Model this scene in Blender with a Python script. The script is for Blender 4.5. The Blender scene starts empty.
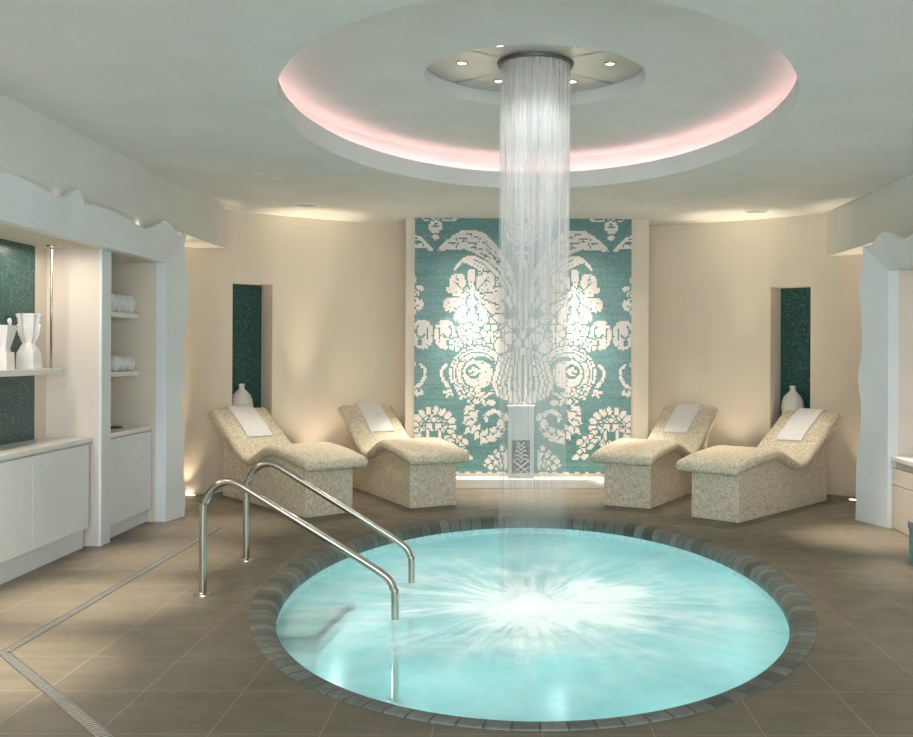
import bpy, bmesh, math, random
import numpy as np
from mathutils import Vector, Matrix
C = bpy.context.scene.collection
SC = bpy.context.scene
PI = math.pi

# ------------------------------------------------------------------ camera
cam_d = bpy.data.cameras.new('camera'); cam = bpy.data.objects.new('camera', cam_d); C.objects.link(cam)
YAW, ROLL = .00673, .0045
fwd = Vector((math.sin(YAW), math.cos(YAW), 0)); rgt0 = Vector((math.cos(YAW), -math.sin(YAW), 0)); up0 = Vector((0, 0, 1))
rgt = rgt0 * math.cos(ROLL) + up0 * math.sin(ROLL); upv = up0 * math.cos(ROLL) - rgt0 * math.sin(ROLL)
M = Matrix((rgt, upv, -fwd)).transposed().to_4x4(); M.translation = Vector((0, 0, 1.5))
cam.matrix_world = M
cam_d.sensor_width = 36; cam_d.lens = 976.2 / 913 * 36
cam_d.shift_x = -66.97 / 913; cam_d.shift_y = -14.7 / 913
cam_d.clip_start = .05
SC.camera = cam

# ------------------------------------------------------------------ world, exposure, lights
w = bpy.data.worlds.new('world'); SC.world = w; w.use_nodes = True
w.node_tree.nodes['Background'].inputs[0].default_value = (.82, .94, 1.0, 1)
w.node_tree.nodes['Background'].inputs[1].default_value = 1.5
SC.view_settings.view_transform = 'Standard'; SC.view_settings.look = 'None'
SC.view_settings.gamma = 1; SC.view_settings.use_curve_mapping = False
SC.view_settings.exposure = 0.08

WARM = (1.0, .80, .58); SOFT = (1.0, .88, .74); COOL = (.80, .93, 1.0)
def lamp(name, kind, loc, power, col, target=None, **kw):
    d = bpy.data.lights.new(name, kind); d.energy = power; d.color = col
    for k, v in kw.items(): setattr(d, k, v)
    o = bpy.data.objects.new(name, d); C.objects.link(o); o.location = loc
    if target is not None:
        o.rotation_euler = (Vector(target) - Vector(loc)).to_track_quat('-Z', 'Y').to_euler()
    return o
def spot(name, loc, target, power, col, deg, blend=.6, r=.03):
    return lamp(name, 'SPOT', loc, power, col, target, spot_size=math.radians(deg), spot_blend=blend, shadow_soft_size=r)
# daylight from the open side of the spa behind the camera
lamp('daylight', 'AREA', (0.2, -2.2, 1.9), 300, (.82, .93, 1.0), (0.2, 8, 1.3), shape='RECTANGLE', size=6, size_y=2.4)
# ceiling downlights in front of the two wall units
for y in (4.7, 2.6):
    spot('downlight', (-2.72, y, 3.0), (-2.80, y + .5, 0), 170, SOFT, 70, .7, .04)
    spot('downlight', (2.86, y + .4, 3.0), (2.95, y + 1.0, 0), 150, SOFT, 70, .7, .04)
for y, p in ((4.6, 950), (5.95, 900), (7.2, 650), (8.4, 380)):
    spot('slot_spot', (-2.98, y, 3.02), (-2.58, y, 0), p, SOFT, 30, 1, .03)
for y, p in ((5.2, 350), (6.6, 350), (8.0, 700)):
    spot('slot_spot', (2.88, y, 3.02), (2.93, y, 0), p, SOFT, 30, 1, .03)
for x in (-.55, .7):  # added spots, brighten the ledge and the floor before it
    spot('ledge_fill_spot', (x, 10.82, 3.0), (x, 10.66, 0), 620, SOFT, 52, 1, .03)
for (x, y) in ((-2.35, 9.7), (-1.2, 10.0), (1.35, 9.95), (2.5, 9.5)):  # downlights added over the loungers to brighten their tops and towels
    spot('downlight', (x, y, 3.02), (x, y - .15, 0), 130, SOFT, 62, .9, .04)
# wall washers on the mosaic mural
for x in (-.6, .74):
    spot('mural_washer', (x, 10.3, 3.0), (x, 11.1, 1.7), 34, SOFT, 76, .9, .04)
# warm uplights in the floor along the curved wall
for (x, y, tx, ty, p) in ((-3.37, 10.16, -3.46, 10.3, 9), (3.50, 10.02, 3.60, 10.2, 15), (-2.22, 10.98, -2.24, 11.16, 34), (2.38, 10.9, 2.4, 11.08, 34), (1.75, 11.42, 1.75, 11.58, 14), (-1.62, 11.36, -1.62, 11.48, 16),  # the last two here, beside the mural bay, are added to even out the wall
                          (-2.75, 10.78, -2.8, 10.9, 22), (2.90, 10.72, 2.95, 10.85, 22)):
    spot('uplight', (x, y, .03), (tx, ty, 2.4), p, WARM, 72, .9, .02)
for (x, y, p) in ((-2.30, 10.90, 300), (2.42, 10.82, 300), (-1.9, 11.2, 60), (2.0, 11.15, 60), (-2.85, 10.72, 60), (2.95, 10.64, 60)):
    spot('uplight', (x, y, .03), (x, y + .04, 3.0), p, WARM, 28, 1, .03)
for (x, y) in ((-3.42, 10.08), (3.50, 9.98)):
    spot('uplight', (x, y, .03), (x, y, 3.0), 150, WARM, 24, 1, .03)
for x in (-.85, .95):
    spot('uplight', (x, 10.6, .03), (x, 11.1, .9), 6, SOFT, 120, .9, .02)
# strip light inside the top of each wall unit, and the small uplights on top of the units
lamp('unit_light', 'AREA', (-3.40, 5.4, 2.26), 24, SOFT, (-3.4, 5.4, 0), shape='RECTANGLE', size=.12, size_y=3.9)
lamp('unit_light', 'AREA', (3.55, 5.4, 2.21), 9, SOFT, (3.55, 5.4, 0), shape='RECTANGLE', size=.12, size_y=3.9)
for y in (7.96, 6.56):
    lamp('top_uplight', 'POINT', (-3.068, y, 2.535), .05, SOFT, shadow_soft_size=.01)
lamp('top_uplight', 'POINT', (3.28, 7.9, 2.5), .4, SOFT, shadow_soft_size=.02)
lamp('top_uplight', 'POINT', (-3.32, 9.3, 2.4), 3, WARM, shadow_soft_size=.02)
lamp('top_uplight', 'POINT', (3.55, 9.3, 2.4), 3, WARM, shadow_soft_size=.02)
# spots around the rain shower
for (x, y) in ((-.38, 6.615), (.62, 6.615), (-.13, 7.05), (.385, 7.05), (-.125, 6.22), (.37, 6.22)):
    spot('shower_spot', (x, y, 3.455), (.12 + (x - .12) * 1.3, 6.63 + (y - 6.63) * 1.3, -.1), 80, (1, .97, .93), 50, .7, .03)
spot('shower_spot', (.118, 6.637, 3.445), (.118, 6.6, 0), 26, (1, .98, .96), 80, .5, .06)  # added lamp inside the shower head, brightens the water curtain from within
# lamps under the water
for k in range(6):
    a = k * PI / 3 + .3
    lamp('pool_light', 'POINT', (.1 + 1.15 * math.cos(a), 6.47 + 1.75 * math.sin(a), -.62), 5.2, (.86, 1, .985), shadow_soft_size=.08)

# ------------------------------------------------------------------ materials
def mat(name, col=(.8, .8, .8), rough=.5, metal=0, spec=.5):
    m = bpy.data.materials.new(name); m.use_nodes = True
    b = m.node_tree.nodes['Principled BSDF']
    b.inputs['Base Color'].default_value = (*col, 1); b.inputs['Roughness'].default_value = rough
    b.inputs['Metallic'].default_value = metal; b.inputs['Specular IOR Level'].default_value = spec
    return m
class N:
    def __init__(s, m): s.t = m.node_tree; s.n = s.t.nodes; s.b = s.n.get('Principled BSDF')
    def new(s, typ, **kw):
        o = s.n.new(typ)
        for k, v in kw.items(): setattr(o, k, v)
        return o
    def ln(s, a, b): s.t.links.new(a, b)
    def math(s, op, a, b=None, c=None):
        o = s.new('ShaderNodeMath', operation=op)
        for i, v in enumerate((a, b, c)):
            if v is None: continue
            if hasattr(v, 'is_linked'): s.ln(v, o.inputs[i])
            else: o.inputs[i].default_value = v
        return o.outputs[0]
    def vmath(s, op, a, b=None):
        o = s.new('ShaderNodeVectorMath', operation=op)
        for i, v in enumerate((a, b)):
            if v is None: continue
            if hasattr(v, 'is_linked'): s.ln(v, o.inputs[i])
            else: o.inputs[i].default_value = v
        return o.outputs[0]
    def coord(s, which='Object'): return s.new('ShaderNodeTexCoord').outputs[which]
    def noise(s, vec, scale, detail=3, rough=.5):
        o = s.new('ShaderNodeTexNoise'); s.ln(vec, o.inputs['Vector']); o.inputs['Scale'].default_value = scale
        o.inputs['Detail'].default_value = detail; o.inputs['Roughness'].default_value = rough
        return o.outputs['Fac']
    def ramp(s, fac, stops, interp='LINEAR'):
        o = s.new('ShaderNodeValToRGB'); o.color_ramp.interpolation = interp
        e = o.color_ramp.elements
        while len(e) < len(stops): e.new(.5)
        for el, (p, c) in zip(e, stops): el.position = p; el.color = (*c, 1) if len(c) == 3 else c
        s.ln(fac, o.inputs['Fac']); return o.outputs['Color']
    def mix(s, fac, a, b, typ='MIX'):
        o = s.new('ShaderNodeMix', data_type='RGBA', blend_type=typ)
        for i, v in ((0, fac), (6, a), (7, b)):
            if hasattr(v, 'is_linked'): s.ln(v, o.inputs[i])
            elif i == 0: o.inputs[0].default_value = v
            else: o.inputs[i].default_value = (*v, 1)
        return o.outputs[2]
    def bump(s, h, strength=.2, dist=.01):
        o = s.new('ShaderNodeBump'); o.inputs['Strength'].default_value = strength; o.inputs['Distance'].default_value = dist
        s.ln(h, o.inputs['Height']); s.ln(o.outputs[0], s.b.inputs['Normal'])
    def col(s, c): s.ln(c, s.b.inputs['Base Color'])

def plaster(name, col, rough=.85):
    m = mat(name, col, rough, spec=.2); n = N(m); c = n.coord()
    f = n.noise(c, 2.2, 4); n.col(n.ramp(f, [(.3, tuple(x * .96 for x in col)), (.7, tuple(min(1, x * 1.03) for x in col))]))
    n.bump(n.noise(c, 90, 3), .06, .004); return m
m_ceil = plaster('ceiling_paint', (.74, .755, .73))
m_white = plaster('white_lacquer', (.78, .80, .80), .45)
m_frame = plaster('carved_white', (.74, .785, .80), .5)
m_beige = plaster('beige_plaster', (.70, .62, .52))
m_soffit = plaster('soffit_paint', (.70, .70, .66))
m_pinkish = plaster('blush_panel', (.74, .66, .58), .55)

def wallcover():
    m = mat('wall_covering', (.71, .62, .495), .8, spec=.25); n = N(m)
    uv = n.new('ShaderNodeUVMap').outputs[0]
    br = n.new('ShaderNodeTexBrick'); n.ln(uv, br.inputs['Vector']); br.offset = .5
    br.inputs['Scale'].default_value = 1; br.inputs['Brick Width'].default_value = .62; br.inputs['Row Height'].default_value = .305
    br.inputs['Mortar Size'].default_value = .0022; br.inputs['Mortar Smooth'].default_value = .3
    br.inputs['Color1'].default_value = (.75, .67, .55, 1); br.inputs['Color2'].default_value = (.73, .65, .53, 1); br.inputs['Mortar'].default_value = (.67, .59, .48, 1)
    f = n.noise(n.coord(), 1.3, 4)
    n.col(n.mix(.5, br.outputs['Color'], n.ramp(f, [(.3, (.71, .63, .51)), (.7, (.77, .69, .57))])))
    n.bump(n.noise(n.coord(), 60, 3), .05, .004); return m
m_wall = wallcover()

def floor_mat():
    m = mat('stone_floor_tile', (.2, .17, .13), .42, spec=.45); n = N(m); c = n.coord()
    v = n.vmath('SUBTRACT', c, (.985 - .438 * 20, 4.335 - .49 * 20, 0))
    br = n.new('ShaderNodeTexBrick'); n.ln(v, br.inputs['Vector']); br.offset = 0; br.squash = 1
    br.inputs['Scale'].default_value = 1; br.inputs['Brick Width'].default_value = .438; br.inputs['Row Height'].default_value = .49
    br.inputs['Mortar Size'].default_value = .0028; br.inputs['Mortar Smooth'].default_value = .25; br.inputs['Bias'].default_value = 0
    br.inputs['Color1'].default_value = (.143, .122, .088, 1); br.inputs['Color2'].default_value = (.126, .109, .081, 1); br.inputs['Mortar'].default_value = (.27, .23, .175, 1)
    st = n.noise(n.vmath('MULTIPLY', c, (1.6, 7, 1)), 1.5, 5, .6)
    n.col(n.mix(.55, br.outputs['Color'], n.mix(1, br.outputs['Color'], n.ramp(st, [(.3, (.75, .78, .78)), (.72, (1.22, 1.18, 1.12))]), 'MULTIPLY')))
    n.ln(n.ramp(n.noise(c, 5, 4), [(.3, (.34,) * 3), (.7, (.5,) * 3)]), n.b.inputs['Roughness'])
    n.bump(br.outputs['Fac'], -.25, .003); return m
m_floor = floor_mat()

def mosaic(name, pitch, stops, grout, rough=.25, gw=.1, scale_rot=None, streak=0):
    """small square glass tiles: every cell its own colour"""
    m = mat(name, stops[0][1], rough); n = N(m); c = n.coord()
    sc = n.vmath('DIVIDE', c, (pitch, pitch, pitch)); sc = n.vmath('ADD', sc, (.37, .37, .37))
    wn = n.new('ShaderNodeTexWhiteNoise', noise_dimensions='3D'); n.ln(n.vmath('FLOOR', sc), wn.inputs['Vector'])
    fac = wn.outputs['Value']
    if streak:
        sn = n.noise(n.vmath('MULTIPLY', c, (1.2, 1.2, 16)), 1.6, 3)
        fac = n.math('ADD', n.math('MULTIPLY', fac, 1 - streak), n.math('MULTIPLY', n.math('SUBTRACT', n.math('MULTIPLY', sn, 2.2), .6), streak))
    base = n.ramp(fac, stops)
    # grout on the two axes lying in the surface
    fr = n.vmath('FRACTION', sc); sp = n.new('ShaderNodeSeparateXYZ'); n.ln(fr, sp.inputs[0])
    g = n.new('ShaderNodeNewGeometry'); tn = n.new('ShaderNodeVectorTransform', vector_type='NORMAL', convert_from='WORLD', convert_to='OBJECT')
    n.ln(g.outputs['True Normal'], tn.inputs[0]); ns = n.new('ShaderNodeSeparateXYZ'); n.ln(tn.outputs[0], ns.inputs[0])
    tot = None
    for i in range(3):
        edge = n.math('LESS_THAN', n.math('MINIMUM', sp.outputs[i], n.math('SUBTRACT', 1.0, sp.outputs[i])), gw)
        use = n.math('LESS_THAN', n.math('ABSOLUTE', ns.outputs[i]), .75)
        e = n.math('MULTIPLY', edge, use)
        tot = e if tot is None else n.math('MAXIMUM', tot, e)
    n.col(n.mix(tot, base, grout)); n.bump(n.math('SUBTRACT', 1.0, tot), .2, .002)
    return m
m_teal = mosaic('teal_mosaic', .0171, [(0, (.02, .115, .10)), (.35, (.04, .185, .168)), (.6, (.075, .25, .235)), (.85, (.15, .27, .285)), (1, (.27, .34, .36))], (.20, .29, .275), .25, .09, streak=.5)
m_cream = mosaic('cream_mosaic', .0171, [(0, (.74, .65, .60)), (.5, (.80, .72, .67)), (1, (.86, .79, .75))], (.60, .56, .52), .3, .07)
m_deep = mosaic('deep_green_mosaic', .0165, [(0, (.006, .045, .04)), (.5, (.015, .085, .076)), (.88, (.03, .13, .115)), (1, (.09, .21, .195))], (.02, .06, .055), .3, .08)
m_aqua = mosaic('aqua_mosaic', .03, [(0, (.06, .27, .30)), (.5, (.10, .40, .42)), (1, (.30, .56, .56))], (.22, .36, .36), .3, .07)
m_basin = mosaic('pool_wall_mosaic', .026, [(0, (.34, .62, .62)), (1, (.55, .79, .79))], (.60, .78, .78), .3, .07)

def pebble(name):
    m = mat(name, (.6, .52, .4), .45); n = N(m); c = n.coord()
    vo = n.new('ShaderNodeTexVoronoi', feature='F1', distance='CHEBYCHEV'); vo.inputs['Scale'].default_value = 62; vo.inputs['Randomness'].default_value = .75
    n.ln(c, vo.inputs['Vector'])
    sx = n.new('ShaderNodeSeparateColor'); n.ln(vo.outputs['Color'], sx.inputs[0])
    base = n.ramp(sx.outputs[0], [(0, (.47, .39, .265)), (.15, (.60, .515, .37)), (.5, (.70, .62, .465)), (.85, (.77, .695, .54)), (1, (.84, .79, .65))])
    ed = n.new('ShaderNodeTexVoronoi', feature='DISTANCE_TO_EDGE'); ed.inputs['Scale'].default_value = 62; ed.inputs['Randomness'].default_value = .75; n.ln(c, ed.inputs['Vector'])
    gr = n.math('LESS_THAN', ed.outputs['Distance'], .06)
    n.col(n.mix(n.math('MULTIPLY', gr, .6), base, (.62, .57, .46))); n.bump(ed.outputs['Distance'], .15, .003)
    return m
m_pebble = pebble('pebble_mosaic')

def brick_coping():
    m = mat('coping_brick', (.1, .1, .1), .5); n = N(m)
    uv = n.new('ShaderNodeUVMap').outputs[0]; s = n.new('ShaderNodeSeparateXYZ'); n.ln(uv, s.inputs[0])
    wn = n.new('ShaderNodeTexWhiteNoise', noise_dimensions='1D'); n.ln(n.math('FLOOR', s.outputs[0]), wn.inputs['W'])
    f = n.math('FRACT', s.outputs[0]); e = n.math('LESS_THAN', n.math('MINIMUM', f, n.math('SUBTRACT', 1.0, f)), .045)
    base = n.ramp(wn.outputs['Value'], [(0, (.055, .06, .048)), (.2, (.105, .115, .10)), (.7, (.135, .148, .132)), (1, (.175, .185, .165))])
    n2 = n.noise(n.coord(), 22, 4); base = n.mix(.5, base, n.mix(1, base, n.ramp(n2, [(.3, (.6, .6, .6)), (.7, (1.4, 1.4, 1.4))]), 'MULTIPLY'))
    n.col(n.mix(e, base, (.045, .042, .036))); n.bump(n.math('SUBTRACT', 1.0, e), .4, .004)
    return m
m_coping = brick_coping()
m_steel = mat('brushed_steel', (.44, .40, .335), .27, 1)
m_dsteel = mat('dark_steel', (.16, .16, .15), .4, 1)
m_plate = mat('satin_steel_plate', (.62, .61, .58), .3, .9)
def brushed():
    m = mat('pale_brushed_steel', (.55, .565, .54), .45, .55); n = N(m)
    f = n.noise(n.vmath('MULTIPLY', n.coord(), (60, 60, 2)), 1, 3); n.col(n.ramp(f, [(.3, (.44, .46, .44)), (.7, (.60, .615, .59))])); return m
m_ped = brushed()
m_porc = mat('white_porcelain', (.84, .80, .78), .25)
m_bisque = mat('white_bisque', (.74, .72, .66), .5)
m_stone = mat('white_stone_top', (.80, .78, .74), .3)
m_dark = mat('black_slot', (.03, .03, .028), .6)
m_bronze = mat('bronze', (.28, .19, .10), .35, .8)
def terry(name, col):
    m = mat(name, col, .95, spec=.1); n = N(m); c = n.coord(); n.bump(n.noise(c, 240, 2), .35, .004)
    n.col(n.ramp(n.noise(c, 30, 3), [(.3, tuple(x * .94 for x in col)), (.7, col)])); return m
m_towel = terry('terry_cloth', (.84, .83, .82))
def emit(name, col, s):
    m = bpy.data.materials.new(name); m.use_nodes = True; n = m.node_tree; n.nodes.clear()
    e = n.nodes.new('ShaderNodeEmission'); e.inputs[0].default_value = (*col, 1); e.inputs[1].default_value = s
    o = n.nodes.new('ShaderNodeOutputMaterial'); n.links.new(e.outputs[0], o.inputs[0]); return m
m_led = emit('pink_led', (1, .56, .56), 22)
m_lens = emit('warm_lens', (1, .86, .62), 9)
m_spotlens = emit('spot_lens', (1, .95, .88), 5)

def water_mat():
    m = bpy.data.materials.new('pool_water'); m.use_nodes = True; n = N(m); n.n.clear()
    out = n.new('ShaderNodeOutputMaterial')
    c = n.vmath('SUBTRACT', n.coord(), (.10, 6.45, 0))
    r = n.new('ShaderNodeVectorMath', operation='LENGTH'); n.ln(c, r.inputs[0]); r = r.outputs['Value']
    dirv = n.vmath('NORMALIZE', c)
    sx = n.new('ShaderNodeCombineXYZ'); n.ln(n.math('MULTIPLY', r, 1.15), sx.inputs[2])
    sv = n.vmath('ADD', n.vmath('MULTIPLY', dirv, (7, 7, 0)), sx.outputs[0])
    streak = n.noise(sv, 1.0, 5, .62)
    core = n.math('POWER', 2.718, n.math('MULTIPLY', n.math('MULTIPLY', r, r), -4.2))
    fall = n.math('POWER', 2.718, n.math('MULTIPLY', r, -1.5))
    st = n.math('MULTIPLY', n.math('MAXIMUM', n.math('SUBTRACT', streak, .43), 0.0), 9.0)
    swirl = n.noise(n.coord(), 1.7, 6, .62)
    sw = n.math('MULTIPLY', n.math('MAXIMUM', n.math('SUBTRACT', swirl, .45), 0.0), 4.0)
    sw = n.math('MULTIPLY', sw, n.math('MINIMUM', n.math('MAXIMUM', n.math('SUBTRACT', 1.75, r), .25), 1.0))
    foam = n.math('MINIMUM', n.math('ADD', n.math('ADD', n.math('MULTIPLY', core, 1.1), n.math('MULTIPLY', st, fall)), sw), 1.0)
    tr = n.new('ShaderNodeBsdfTransparent'); tr.inputs[0].default_value = (.70, .92, .93, 1)
    tl = n.new('ShaderNodeBsdfTranslucent'); tl.inputs[0].default_value = (.66, .90, .91, 1)
    df = n.new('ShaderNodeBsdfDiffuse'); df.inputs[0].default_value = (.54, .80, .81, 1)
    a = n.new('ShaderNodeMixShader'); a.inputs[0].default_value = .45; n.ln(tl.outputs[0], a.inputs[1]); n.ln(df.outputs[0], a.inputs[2])
    b = n.new('ShaderNodeMixShader'); b.inputs[0].default_value = .46; n.ln(tr.outputs[0], b.inputs[1]); n.ln(a.outputs[0], b.inputs[2])
    fd = n.new('ShaderNodeBsdfDiffuse'); fd.inputs[0].default_value = (.93, .97, .97, 1)
    ft = n.new('ShaderNodeBsdfTranslucent'); ft.inputs[0].default_value = (.85, .95, .95, 1)
    fm = n.new('ShaderNodeMixShader'); fm.inputs[0].default_value = .3; n.ln(fd.outputs[0], fm.inputs[1]); n.ln(ft.outputs[0], fm.inputs[2])
    d = n.new('ShaderNodeMixShader'); n.ln(foam, d.inputs[0]); n.ln(b.outputs[0], d.inputs[1]); n.ln(fm.outputs[0], d.inputs[2])
    gl = n.new('ShaderNodeBsdfGlossy'); gl.inputs['Roughness'].default_value = .3
    bp = n.new('ShaderNodeBump'); bp.inputs['Strength'].default_value = .35; bp.inputs['Distance'].default_value = .03
    n.ln(n.noise(n.coord(), 7, 4), bp.inputs['Height']); n.ln(bp.outputs[0], gl.inputs['Normal'])
    lw = n.new('ShaderNodeFresnel'); lw.inputs[0].default_value = 1.33; n.ln(bp.outputs[0], lw.inputs['Normal'])
    e = n.new('ShaderNodeMixShader'); n.ln(n.math('MULTIPLY', lw.outputs[0], .6), e.inputs[0]); n.ln(d.outputs[0], e.inputs[1]); n.ln(gl.outputs[0], e.inputs[2])
    n.ln(e.outputs[0], out.inputs[0]); return m
m_water = water_mat()
def fall_mat(name, lo, hi, top, low):
    m = bpy.data.materials.new(name); m.use_nodes = True; n = N(m); n.n.clear()
    out = n.new('ShaderNodeOutputMaterial')
    s = n.new('ShaderNodeSeparateXYZ'); n.ln(n.coord(), s.inputs[0])
    uv = n.new('ShaderNodeUVMap').outputs[0]
    f = n.noise(n.vmath('MULTIPLY', uv, (46, .35, 1)), 1, 3, .7)
    f = n.math('ADD', n.math('MULTIPLY', n.math('MINIMUM', n.math('MAXIMUM', n.math('MULTIPLY', n.math('SUBTRACT', f, .36), 3.4), 0.0), 1.0), hi - lo), lo)
    h = n.math('MINIMUM', n.math('MAXIMUM', n.math('DIVIDE', s.outputs[2], 3.4), 0.0), 1.0)
    h = n.math('ADD', n.math('MULTIPLY', n.math('POWER', h, 1.25), top - low), low)
    fac = n.math('MULTIPLY', f, h)
    tr = n.new('ShaderNodeBsdfTransparent')
    d = n.new('ShaderNodeBsdfDiffuse'); d.inputs[0].default_value = (.93, .95, .95, 1)
    t = n.new('ShaderNodeBsdfTranslucent'); t.inputs[0].default_value = (.93, .95, .95, 1)
    a = n.new('ShaderNodeMixShader'); a.inputs[0].default_value = .5; n.ln(d.outputs[0], a.inputs[1]); n.ln(t.outputs[0], a.inputs[2])
    b = n.new('ShaderNodeMixShader'); n.ln(fac, b.inputs[0]); n.ln(tr.outputs[0], b.inputs[1]); n.ln(a.outputs[0], b.inputs[2])
    n.ln(b.outputs[0], out.inputs[0]); return m
m_fall = fall_mat('falling_water', .05, .52, 1.0, .07)

# ------------------------------------------------------------------ mesh helpers
def link(name, bm, m, parent=None, smooth=False, kind=None, bevel=0, angle=None):
    me = bpy.data.meshes.new(name); bm.normal_update(); bm.to_mesh(me); bm.free()
    ms = m if isinstance(m, (list, tuple)) else [m]
    for x in ms: me.materials.append(x)
    if smooth:
        for p in me.polygons: p.use_smooth = True
    o = bpy.data.objects.new(name, me); C.objects.link(o)
    if smooth and angle is not None: me.set_sharp_from_angle(angle=math.radians(angle))
    if bevel:
        b = o.modifiers.new('bevel', 'BEVEL'); b.width = bevel; b.segments = 2; b.limit_method = 'ANGLE'
    if parent is not None: o.parent = parent
    if kind: o['kind'] = kind
    return o
def tag(o, label, cat, group=None, kind=None):
    o['label'] = label; o['category'] = cat
    if group: o['group'] = group
    if kind: o['kind'] = kind
    return o
def thing(name, label, cat, loc=(0, 0, 0), rz=0, group=None):
    o = bpy.data.objects.new(name, None); C.objects.link(o); o.location = loc; o.rotation_euler = (0, 0, rz)
    o.empty_display_size = .1
    return tag(o, label, cat, group)
def dup(src, loc=None, rz=None, label=None):
    r = src.copy(); C.objects.link(r)
    if loc is not None: r.location = loc
    if rz is not None: r.rotation_euler = (0, 0, rz)
    if label: r['label'] = label
    for ch in list(src.children):
        c = ch.copy(); C.objects.link(c); c.parent = r
        for g in ch.children:
            d = g.copy(); C.objects.link(d); d.parent = c
    return r
def BM(): return bmesh.new()
def box(bm, x0, x1, y0, y1, z0, z1, mi=0):
    v = [bm.verts.new((x, y, z)) for z in (z0, z1) for (x, y) in ((x0, y0), (x1, y0), (x1, y1), (x0, y1))]
    for q in ((3, 2, 1, 0), (4, 5, 6, 7), (0, 1, 5, 4), (1, 2, 6, 5), (2, 3, 7, 6), (3, 0, 4, 7)):
        f = bm.faces.new([v[i] for i in q]); f.material_index = mi
    return bm
def boxobj(name, x0, x1, y0, y1, z0, z1, m, parent=None, kind=None, bevel=0): return link(name, box(BM(), x0, x1, y0, y1, z0, z1), m, parent, kind=kind, bevel=bevel)
def prism(bm, pts, axis, a, b, mi=0):
    """polygon pts in the plane across axis, extruded from a to b"""
    def P(u, v, t): return {'x': (t, u, v), 'y': (u, t, v), 'z': (u, v, t)}[axis]
    A = [bm.verts.new(P(u, v, a)) for u, v in pts]; B = [bm.verts.new(P(u, v, b)) for u, v in pts]
    n = len(pts)
    fs = [bm.faces.new(A), bm.faces.new(B[::-1])] + [bm.faces.new((A[i], B[i], B[(i + 1) % n], A[(i + 1) % n])) for i in range(n)]
    for f in fs: f.material_index = mi
    bmesh.ops.recalc_face_normals(bm, faces=fs); return bm
def lathe(bm, prof, n=32, loc=(0, 0, 0), sx=1, sy=1):
    rings = []
    for r, z in prof:
        if r < 1e-5: rings.append([bm.verts.new((loc[0], loc[1], loc[2] + z))])
        else: rings.append([bm.verts.new((loc[0] + sx * r * math.cos(2 * PI * k / n), loc[1] + sy * r * math.sin(2 * PI * k / n), loc[2] + z)) for k in range(n)])
    fs = []
    for a, b in zip(rings, rings[1:]):
        for k in range(n):
            q = [a[k % len(a)], a[(k + 1) % len(a)], b[(k + 1) % len(b)], b[k % len(b)]]
            q = list(dict.fromkeys(q))
            if len(q) > 2: fs.append(bm.faces.new(q))
    bmesh.ops.recalc_face_normals(bm, faces=fs); return bm
def tube(bm, path, r, n=14, cap=True):
    P = [Vector(p) for p in path]; rings = []; nrm = None
    for i, p in enumerate(P):
        t = ((P[i + 1] if i + 1 < len(P) else p) - (P[i - 1] if i else p)).normalized()
        if nrm is None:
            nrm = t.orthogonal().normalized()
        nrm = (nrm - t * nrm.dot(t)).normalized(); bi = t.cross(nrm)
        rr = r(i / (len(P) - 1)) if callable(r) else r
        rings.append([bm.verts.new(p + (nrm * math.cos(2 * PI * k / n) + bi * math.sin(2 * PI * k / n)) * rr) for k in range(n)])
    fs = []
    for a, b in zip(rings, rings[1:]):
        for k in range(n): fs.append(bm.faces.new((a[k], a[(k + 1) % n], b[(k + 1) % n], b[k])))
    if cap: fs += [bm.faces.new(rings[0][::-1]), bm.faces.new(rings[-1])]
    bmesh.ops.recalc_face_normals(bm, faces=fs); return bm
def smoothpath(pts, k=8):
    P = [Vector(p) for p in pts]; out = []
    for i in range(len(P) - 1):
        p0 = P[max(i - 1, 0)]; p1 = P[i]; p2 = P[i + 1]; p3 = P[min(i + 2, len(P) - 1)]
        for j in range(k):
            t = j / k
            out.append(.5 * ((2 * p1) + (p2 - p0) * t + (2 * p0 - 5 * p1 + 4 * p2 - p3) * t * t + (3 * p1 - p0 - 3 * p2 + p3) * t ** 3))
    out.append(P[-1]); return out
def disc_frame(bm, inner, rect, z, flip=False):
    """flat sheet at height z with a round hole: inner(a) gives the hole's edge, rect = x0,x1,y0,y1"""
    x0, x1, y0, y1 = rect; n = 160; A = []; B = []
    cx = sum(inner(k * 2 * PI / 8)[0] for k in range(8)) / 8; cy = sum(inner(k * 2 * PI / 8)[1] for k in range(8)) / 8
    corner = [math.atan2(y - cy, x - cx) % (2 * PI) for x in (x0, x1) for y in (y0, y1)]
    angs = sorted(set([2 * PI * k / n for k in range(n)] + corner))
    for a in angs:
        c, s = math.cos(a), math.sin(a)
        t = min([((x1 if c > 0 else x0) - cx) / c if abs(c) > 1e-9 else 1e9, ((y1 if s > 0 else y0) - cy) / s if abs(s) > 1e-9 else 1e9])
        A.append(bm.verts.new((*inner(a), z))); B.append(bm.verts.new((cx + c * t, cy + s * t, z)))
    n = len(angs)
    for k in range(n):
        q = (A[k], B[k], B[(k + 1) % n], A[(k + 1) % n])
        bm.faces.new(q if not flip else q[::-1])
    return bm
import numpy as np, math, random
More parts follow.
